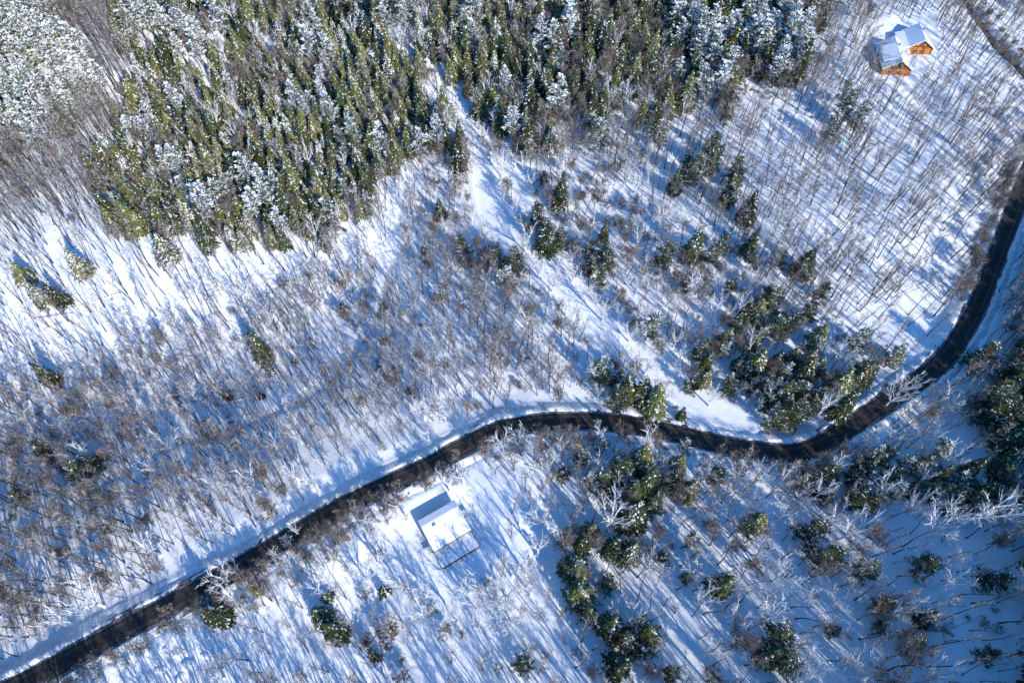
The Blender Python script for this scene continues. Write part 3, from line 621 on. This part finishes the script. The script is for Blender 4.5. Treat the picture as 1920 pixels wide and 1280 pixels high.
for n, (p, z) in enumerate(zip(PL, PZ_)):
    kind, vi, x, y, s, hand, fat = p
    z = float(z); a = proj(x, y, z); top = proj(x, y, z + 12 * s)
    inv = (0 < a[0] < 1920 and 0 < a[1] < 1280) and (0 < top[0] < 1920 and -0 < top[1] < 1280)
    d = math.sqrt(x * x + y * y + (HCAM - z) ** 2)
    by.setdefault(kind, []).append(((2000 if hand else 0) * inv + s * 1000 / d if inv else -1, inv, p, z, a, top))
nid = 0
for kind, L in by.items():
    L.sort(key=lambda t: -t[0])
    sel = [t for t in L if t[1]][:CAP[kind]]; ids = set(id(t) for t in sel); rest = [t for t in L if id(t) not in ids]
    name, word, cat = KN[kind]
    buckets = {}
    for t in sel:
        _, _, p, z, a, top = t
        mx, my = (a[0] + top[0]) / 2, (a[1] + top[1]) / 2
        li = int(np.argmin((LMA[:, 0] - mx) ** 2 + (LMA[:, 1] - my) ** 2)); size = 'tall' if p[4] > (.92 if kind != 'broad' else .75) else 'low'
        look = VAR[kind][p[1]][3].replace('small green', 'small')
        buckets.setdefault((li, size, look), []).append((mx, t))
    for (li, size, look), items in buckets.items():
        items.sort(key=lambda q: q[0])
        for q, (mx, t) in enumerate(items):
            _, _, p, z, a, top = t; k_, vi, x, y, s, hand, fat = p
            lab = f'{size} {look} {word} {LM[li][2]}'
            if len(items) > 1:
                lab += (', leftmost' if q == 0 else (', rightmost' if q == len(items) - 1 else f', {ORD[min(q, 11)]} from left'))
            if len(lab.replace(',', ' ').split()) > 15: lab = lab.replace(size + ' ', '', 1)
            e = bpy.data.objects.new(name, None); COL.objects.link(e); e.empty_display_size = .5
            e.location = (x, y, z); e.rotation_euler = (U(-.05, .05), U(-.05, .05), U(0, 6.28)); e.scale = (s * U(.92, 1.08), s * U(.92, 1.08), s)
            e['label'] = lab; e['category'] = cat; e['group'] = GRP[kind]
            v = VAR[kind][vi]; link('trunk' if kind not in ('shrub',) else 'stem', v[0], e); link('crown' if kind != 'shrub' else 'branches', v[1], e)
    # the rest of the wood: one object per kind, grown on points
    if not rest: continue
    src = bpy.data.collections.new(kind + '_forms')
    for i, v in enumerate(VAR[kind]): src.objects.link(bpy.data.objects.new(f'form_{kind}_{i:02d}', v[2]))
    nm = {'slender': 'bare_woods', 'broad': 'spreading_woods', 'evergreen': 'evergreen_woods', 'pine': 'pine_woods', 'shrub': 'undergrowth', 'sapling': 'young_undergrowth'}[kind]
    lb = {'slender': 'mass of leafless slender trees covering the snowy hillsides', 'broad': 'leafless spreading trees scattered through the woods', 'evergreen': 'mass of green snow-speckled evergreens across the top',
          'pine': 'mass of snow-laden pines at the top and edges', 'shrub': 'brown leafless brush scattered under the trees', 'sapling': 'small evergreens scattered under the trees'}[kind]
    pm = bpy.data.meshes.new(nm); pm.from_pydata([(t[2][2], t[2][3], t[3]) for t in rest], [], [])
    at = pm.attributes.new('form', 'INT', 'POINT'); at.data.foreach_set('value', [t[2][1] for t in rest])
    at = pm.attributes.new('size', 'FLOAT', 'POINT'); at.data.foreach_set('value', [t[2][4] for t in rest])
    at = pm.attributes.new('turn', 'FLOAT_VECTOR', 'POINT'); at.data.foreach_set('vector', [c for t in rest for c in (U(-.05, .05), U(-.05, .05), U(0, 6.28))])
    o = link(nm, pm, kind='stuff', label=lb, category='trees' if kind not in ('shrub',) else 'brush')
    ng = bpy.data.node_groups.new(nm, 'GeometryNodeTree')
    ng.interface.new_socket('Geometry', in_out='INPUT', socket_type='NodeSocketGeometry'); ng.interface.new_socket('Geometry', in_out='OUTPUT', socket_type='NodeSocketGeometry')
    gi = ng.nodes.new('NodeGroupInput'); go = ng.nodes.new('NodeGroupOutput'); ip = ng.nodes.new('GeometryNodeInstanceOnPoints')
    ci = ng.nodes.new('GeometryNodeCollectionInfo'); ci.inputs['Collection'].default_value = src; ci.inputs['Separate Children'].default_value = True; ci.inputs['Reset Children'].default_value = True
    def attr(n, ty):
        a_ = ng.nodes.new('GeometryNodeInputNamedAttribute'); a_.data_type = ty; a_.inputs['Name'].default_value = n; return a_.outputs['Attribute']
    ip.inputs['Pick Instance'].default_value = True
    ng.links.new(gi.outputs[0], ip.inputs['Points']); ng.links.new(ci.outputs[0], ip.inputs['Instance'])
    ng.links.new(attr('form', 'INT'), ip.inputs['Instance Index']); ng.links.new(attr('size', 'FLOAT'), ip.inputs['Scale']); ng.links.new(attr('turn', 'FLOAT_VECTOR'), ip.inputs['Rotation'])
    ng.links.new(ip.outputs[0], go.inputs[0])
    md = o.modifiers.new('grow', 'NODES'); md.node_group = ng
print('TREES', {k: len(v) for k, v in by.items()}, {k: sum(1 for t in v if t[1]) for k, v in by.items()})

# ------------------------------------------------------------------ buildings
def thing(name, label, cat, loc, rz=0.0, group=None):
    e = bpy.data.objects.new(name, None); COL.objects.link(e); e.location = loc; e.rotation_euler = (0, 0, rz)
    e['label'] = label; e['category'] = cat
    if group: e['group'] = group
    return e
class BB(MB):
    def box(s, x0, x1, y0, y1, z0, z1, mi=0):
        c = len(s.V); s.V += [(x0,y0,z0),(x1,y0,z0),(x1,y1,z0),(x0,y1,z0),(x0,y0,z1),(x1,y0,z1),(x1,y1,z1),(x0,y1,z1)]
        s.F += [tuple(c + i for i in f) for f in ((0,3,2,1),(4,5,6,7),(0,1,5,4),(1,2,6,5),(2,3,7,6),(3,0,4,7))]; s.MI += [mi] * 6
    def prism(s, prof, y0, y1, mi=0):
        """closed profile in x,z pulled along y"""
        c = len(s.V); n = len(prof); s.V += [(x, y0, z) for x, z in prof] + [(x, y1, z) for x, z in prof]
        s.F.append(tuple(c + i for i in range(n))); s.F.append(tuple(c + n + i for i in reversed(range(n)))); s.MI += [mi, mi]
        for i in range(n): j = (i + 1) % n; s.F.append((c + j, c + i, c + n + i, c + n + j)); s.MI.append(mi)
    def beam(s, a, b, wd, mi=0):
        a = Vector(a); b = Vector(b); d = (b - a).normalized(); u = d.orthogonal().normalized() * wd / 2; v = d.cross(u)
        c = len(s.V)
        for p in (a, b):
            for q in (u + v, u - v, -u - v, -u + v): s.V.append(tuple(p + q))
        s.F += [tuple(c + i for i in f) for f in ((0,1,2,3),(7,6,5,4),(0,4,5,1),(1,5,6,2),(2,6,7,3),(3,7,4,0))]; s.MI += [mi] * 6
def part(name, b, m, parent, label=None, bev=0.0):
    o = link(name, b.mesh(name, [m]), parent)
    if label: o['label'] = label
    if bev:
        k = o.modifiers.new('soft', 'BEVEL'); k.width = bev; k.segments = 2
    return o
def pt(px, py, z): return Vector((*unproj(px, py, z), z))

def cabin(name, label, apex_f, apex_b, half, zr_h, eave_h, wins, dormer):
    zg = ground_at(*apex_f, 6).z
    A = pt(*apex_f, zg + zr_h); B = pt(*apex_b, zg + zr_h); d = B - A; Ln = d.length; rz = math.atan2(d.y, d.x) - math.pi / 2
    zg = min(gz(A.x, A.y), gz(B.x, B.y)) + .3
    t = thing(name, label, 'cabin', (A.x, A.y, zg), rz, 'orange log cabins')
    H = A.z - zg; e = eave_h; ov = .5; w_ = BB()       # local: y runs back from the front gable
    w_.prism([(-half, -1.2), (half, -1.2), (half, e), (0, H - .35), (-half, e)], .7, Ln - .5)
    wl = part('wall', w_, M['wood'], t)
    lg = BB()                                          # log courses and timber frame on the gable
    k = (H - .35 - e) / half
    for i in range(9):
        z = .2 + i * .62
        hw = half if z < e else max(0, (H - .35 - z) / k)
        if hw > .3: lg.box(-hw, hw, .62, .70, z, z + .16)
    part('timber_course', lg, M['wood'], t)
    fr = BB()
    for (a, b) in [((-half, 0), (-half, e)), ((half, 0), (half, e)), ((-half, e), (half, e)), ((0, e), (0, H - .6)), ((-half * .45, e), (-half * .45, e + k * half * .5)), ((half * .45, e), (half * .45, e + k * half * .5)),
                   ((-half * .45, 0), (0, H - 1)), ((half * .45, 0), (0, H - 1))]:
        fr.beam((a[0], .56, a[1]), (b[0], .56, b[1]), .2)
    part('timber_frame', fr, M['woodd'], t)
    def slab(sgn, m, t0, t1, name_):
        b = BB(); nx_, nz_ = sgn * (H - e), half; l = math.hypot(nx_, nz_); nx_, nz_ = nx_ / l, nz_ / l
        ox = sgn * (half + ov * 1.2); oz = e - (H - e) / half * ov * 1.2
        prof = [(0 + 0 * nx_, H - .3 + t0), (0, H - .3 + t1), (ox + nx_ * (t1 - t0) * .2, oz - .3 + t1), (ox, oz - .3 + t0)]
        b.prism(prof if sgn > 0 else prof[::-1], -.1, Ln + .1); return part(name_, b, m, t)
    for sgn in (-1, 1):
        slab(sgn, M['woodd'], 0, .16, 'roof'); slab(sgn, M['snow'], .165, .5, 'roof_snow')
    for (x0, x1, z0, z1) in wins:
        b = BB(); b.box(x0 - .12, x1 + .12, .46, .6, z0 - .12, z1 + .12); f = part('window', b, M['trim'], t)
        g_ = BB(); g_.box(x0, x1, .42, .455, z0, z1); part('pane', g_, M['glass'], f)
    if dormer:                                        # shed dormer with its own snow on the left slope
        y0, y1 = dormer; b = BB(); zt = H - .35; zb = e + 1.0; xo = -half * .95
        b.prism([(-.25, zt - .1), (xo, zb), (xo, e - .3), (-.25, e - .3)], y0, y1); dm = part('dormer', b, M['woodd'], t)
        b = BB(); b.prism([(0, zt + .15), (-.05, zt + .55), (xo - .5, zb + .42), (xo - .5, zb + .06)], y0 - .4, y1 + .4); link('dormer_snow', b.mesh('dormer_snow', [M['snow']]), dm)
    ch = BB(); ch.box(.5, 1.2, Ln * .62, Ln * .62 + .7, H - 2.4, H + .9); part('chimney', ch, M['stone'], t)
    return t, H, Ln
c1, H1, L1 = cabin('log_cabin', 'front orange log cabin with snowy roof, dormer and braced gable', (1692.5, 115), (1677.5, 67.5), 5.6, 7.2, 3.2,
    [(-2.9, -1.3, .7, 1.9), (.9, 2.5, .7, 1.9), (-1.6, -.5, 3.6, 4.6), (.5, 1.6, 3.6, 4.6)], (3.2, 12))
p = BB(); p.box(-8.4, -5.7, 4, 15, .9, 1.2); po = part('side_porch', p, M['woodd'], c1)
p = BB(); p.box(-8.5, -5.6, 8, 15, 1.205, 1.5); link('porch_snow', p.mesh('porch_snow', [M['snow']]), po)
p = BB()
for yy in (4.2, 7, 9.8, 12.6, 14.8): p.box(-8.35, -8.15, yy - .1, yy + .1, -1.5, 2.1)
p.box(-8.32, -8.18, 4, 15, 1.9, 2.05); link('railing', p.mesh('railing', [M['woodd']]), po)
c2, H2, L2 = cabin('log_cabin', 'rear orange log cabin behind its twin, nearer the creek', (1736, 76), (1723.7, 43.7), 5.0, 7.0, 3.5,
    [(-2.2, -.8, .9, 2.1), (.9, 2.2, .9, 2.1), (-.7, .7, 3.9, 4.9)], None)
p = BB(); p.prism([(-5.1, 3.0), (-5.1, 3.45), (-8.2, 2.5), (-8.2, 2.1)], .2, L2 - 1); lt = part('lean_to_roof', p, M['woodd'], c2)
p = BB(); p.prism([(-5.15, 3.46), (-5.15, 3.85), (-8.4, 2.9), (-8.4, 2.52)], 0, L2 - .8); link('roof_snow', p.mesh('roof_snow', [M['snow']]), lt)
p = BB(); p.box(-8.0, -5.1, .6, L2 - 1.5, -1.2, 2.05); part('lean_to_wall', p, M['wood'], c2)
p = BB(); p.prism([(-9.5, 2.4), (-5.2, 3.0), (-5.2, 3.35), (-9.5, 2.75)], -3.4, 0.1); part('porch_roof', p, M['snow'], c2)
p = BB()
for xx in (-9.3, -7.2, -5.3): p.box(xx - .1, xx + .1, -3.2, -3.0, -1, 2.6)
part('porch_post', p, M['wood'], c2)
# bench table on the snow beside the front cabin
g = ground_at(1640, 153); t = thing('picnic_table', 'dark slatted picnic table on the snow below the front cabin', 'picnic table', g, .1)
b = BB()
for i in range(5): b.box(-1.2, 1.2, -.5 + i * .21, -.33 + i * .21, .9, .96)
part('table_top', b, M['trim'], t)
for sg in (-1, 1):
    b = BB(); b.box(-1.2, 1.2, sg * .85 - .14, sg * .85 + .14, .55, .6); part('seat', b, M['trim'], t)
    b = BB(); b.beam((sg * .9, -.8, 0), (sg * .9, .3, .9), .1); b.beam((sg * .9, .8, 0), (sg * .9, -.3, .9), .1); b.beam((sg * .9, -.9, .5), (sg * .9, .9, .5), .08); part('leg', b, M['trim'], t)
# pale green tarp over a stack
g = ground_at(1577, 265); b = BB(); b.prism([(-1.3, -.4), (1.3, -.4), (1.15, .7), (.2, 1.05), (-1.1, .75)], -.9, .9)
t = thing('covered_stack', 'small pale green tarp over a stack on the slope below the cabins', 'tarp', g, .5); part('tarp', b, M['tarp'], t, bev=.12)
b = BB(); b.box(-1.2, 1.2, -.8, .8, -.5, .1); part('stack', b, M['woodd'], t)

# the snowed-in house
zh = ground_at(836, 995).z - .15
A = pt(814, 1033, zh + 3.0); B = pt(882.5, 992.5, zh + 3.0); d = B - A; Ln = d.length; rz = math.atan2(d.y, d.x)
t = thing('snow_covered_house', 'low house wholly under smooth snow beside the straight road', 'house', (A.x, A.y, zh), rz)
# local: x along the front eave, y towards the road; saltbox roof
D = 9.6; RY = 7.4; RH = 4.3; EZ = 3.0; BZ = 3.6
b = BB(); b.box(.4, Ln - .4, .5, D - .4, -1, 2.75); part('wall', b, M['siding'], t)
b = BB(); c = len(b.V)
def xprism(b, prof, x0, x1, mi=0):
    c = len(b.V); n = len(prof); b.V += [(x0, y, z) for y, z in prof] + [(x1, y, z) for y, z in prof]
    b.F.append(tuple(c + i for i in range(n))); b.F.append(tuple(c + n + i for i in reversed(range(n)))); b.MI += [mi, mi]
    for i in range(n): j = (i + 1) % n; b.F.append((c + j, c + i, c + n + i, c + n + j)); b.MI.append(mi)
xprism(b, [(.3, 2.3), (D - .2, 2.3), (D - .2, BZ - .3), (RY, RH - .3), (.3, EZ - .15)], .35, Ln - .35); part('gable', b, M['siding'], t)
b = BB(); xprism(b, [(-.3, EZ - .3), (RY, RH - .25), (D + .4, BZ - .3), (D + .4, BZ - .1), (RY, RH), (-.3, EZ + .08)], 0, Ln); rf = part('roof', b, M['woodd'], t)
b = BB(); xprism(b, [(-.2, EZ + .1), (-.15, EZ + .26), (.3, EZ + .5), (RY - .4, RH + .4), (RY + .2, RH + .42), (D + .3, BZ + .3), (D + .5, BZ - .04), (RY, RH + .05)], -.12, Ln + .12); o = part('roof_snow', b, M['snow'], t, bev=.22)
b = BB(); b.box(3.1, 3.9, 4.9, 5.7, 3.3, 5.1); ch = part('chimney', b, M['stone'], t)
b = BB(); b.box(3.0, 4.0, 4.8, 5.8, 5.105, 5.45); link('snow_cap', b.mesh('snow_cap', [M['snow']]), ch)
# deck across the front with lattice skirt and rail
b = BB(); b.box(-.2, Ln + .1, -5.0, .35, .75, .95); dk = part('deck', b, M['woodd'], t)
b = BB(); b.box(-.1, Ln, -4.85, .3, .955, 1.25); link('deck_snow', b.mesh('deck_snow', [M['snow']]), dk)
b = BB(); b.box(-.2, Ln + .1, -5.06, -5.0, -1.2, .7)
for i in range(24): b.box(-.2 + i * Ln / 24, -.1 + i * Ln / 24, -5.12, -5.065, -1.2, .9)
link('skirt', b.mesh('skirt', [M['woodd']]), dk)
for i, xx in enumerate((1.5, 4.6, 7.6)):
    b = BB(); b.box(xx, xx + 1.2, .38, .46, .9, 2.1); f = part('window', b, M['trim'], t); b = BB(); b.box(xx + .1, xx + 1.1, .34, .376, 1.0, 2.0); link('pane', b.mesh('pane', [M['glass']]), f)
for (x0, x1, y0, y1, lb) in ((-1.9, -.1, 1.0, 2.4, 'left'), (Ln + .1, Ln + 2.0, 5.0, 6.6, 'right')):
    b = BB(); b.box(x0, x1, y0, y1, -.8, 1.3); s_ = part('stoop', b, M['trim'], t); b = BB(); b.box(x0 - .1, x1 + .1, y0 - .1, y1 + .1, 1.305, 1.65); o = link('stoop_snow', b.mesh('stoop_snow', [M['snow']]), s_)

# fallen trunks, boulders
def log(px0, py0, px1, py1, r, label, lift=.4):
    a = ground_at(px0, py0); b_ = ground_at(px1, py1); a.z += lift; b_.z += lift; T = MB(); d = b_ - a; n = 7
    pts = [a.lerp(b_, i / n) + Vector((U(-.12, .12), U(-.12, .12), U(-.05, .1))) - a for i in range(n + 1)]
    T.tube(pts, [r * (1 - .55 * i / n) for i in range(n + 1)], 8)
    e = thing('fallen_trunk', label, 'fallen tree', a, 0, 'fallen trunks in the snow'); link('trunk', T.mesh('fallen_trunk_stem', [M['barkw']]), e)
    C = MB()
    for k in range(7):
        q, dd = along(pts, U(.35, 1)); bp = bend(q, side_dir(dd, U(.6, 1.2)) + Vector((0, 0, .4)), U(1.2, 3), 3, .03, .15); C.tube(bp, [.07, .05, .04, .015], 4)
    link('branch', C.mesh('fallen_branches', [M['bark']]), e); e2 = None
log(140, 578, 226, 550, .28, 'long snowy fallen trunk on the bright left slope, upper of two')
log(143, 583, 212, 562, .2, 'thin fallen trunk beside the long one, left slope')
log(60, 600, 138, 588, .18, 'broken grey fallen trunk left of the long ones')
log(232, 640, 285, 648, .16, 'thin fallen trunk lower on the bright slope')
log(430, 755, 505, 735, .2, 'dark fallen trunk by the young evergreen, left')
log(540, 530, 585, 515, .22, 'brown snapped trunk on the slope under the evergreens')
log(278, 1096, 240, 1065, .35, 'thick white fallen trunk above the lower left road')
log(0, 705, 55, 683, .18, 'fallen trunk at the left edge near a dark pine')
log(640, 560, 690, 530, .2, 'snowy fallen trunk crossing the small stream')
log(855, 575, 905, 545, .2, 'pale fallen trunk in the centre stripes')
log(975, 660, 998, 600, .2, 'pale leaning trunk left of the snow track')
log(1290, 395, 1345, 440, .2, 'fallen trunk under the dark clump on the slope')
def boulder(px, py, r, label, m, grp='snow-covered boulders', flat=.6):
    g = ground_at(px, py); b = MB(); n = 10; rings = 6; ph = U(0, 6)
    for i in range(rings + 1):
        a = math.pi * .5 * i / rings
        for k in range(n):
            t = 6.283 * k / n; rr = r * math.cos(a) * (1 + .22 * math.sin(2 * t + ph) + U(-.1, .1)); b.V.append((rr * math.cos(t), rr * .8 * math.sin(t), -.4 + r * flat * math.sin(a) + U(-.05, .05) + (.4 if i else 0)))
    for i in range(rings):
        for k in range(n): A = i * n + k; B = i * n + (k + 1) % n; b.F.append((A, B, B + n, A + n)); b.MI.append(0)
    o = link('boulder', b.mesh('boulder', [m]), label=label, category='boulder', group=grp); o.location = g; return o
boulder(372, 748, 2.0, 'bare dark boulder on the snow at left, beside a young evergreen', M['stone'], flat=.7)
for k, (px, py, r, l) in enumerate([(330,1225,1.6,'snow-capped boulder in the lower left rubble, topmost'),(355,1245,1.9,'largest snow-capped boulder in the lower left rubble'),(300,1255,1.4,'snow-capped boulder left in the lower left rubble'),
    (385,1228,1.2,'small snow-capped boulder right in the lower left rubble'),(340,1270,1.5,'snow-capped boulder lowest in the lower left rubble'),(1045,1072,1.0,'round snow hummock in the blue slope right of the house'),
    (312,1215,1.0,'small snow-capped boulder by the lower left road edge')]):
    boulder(px, py, r, l, M['snow'])
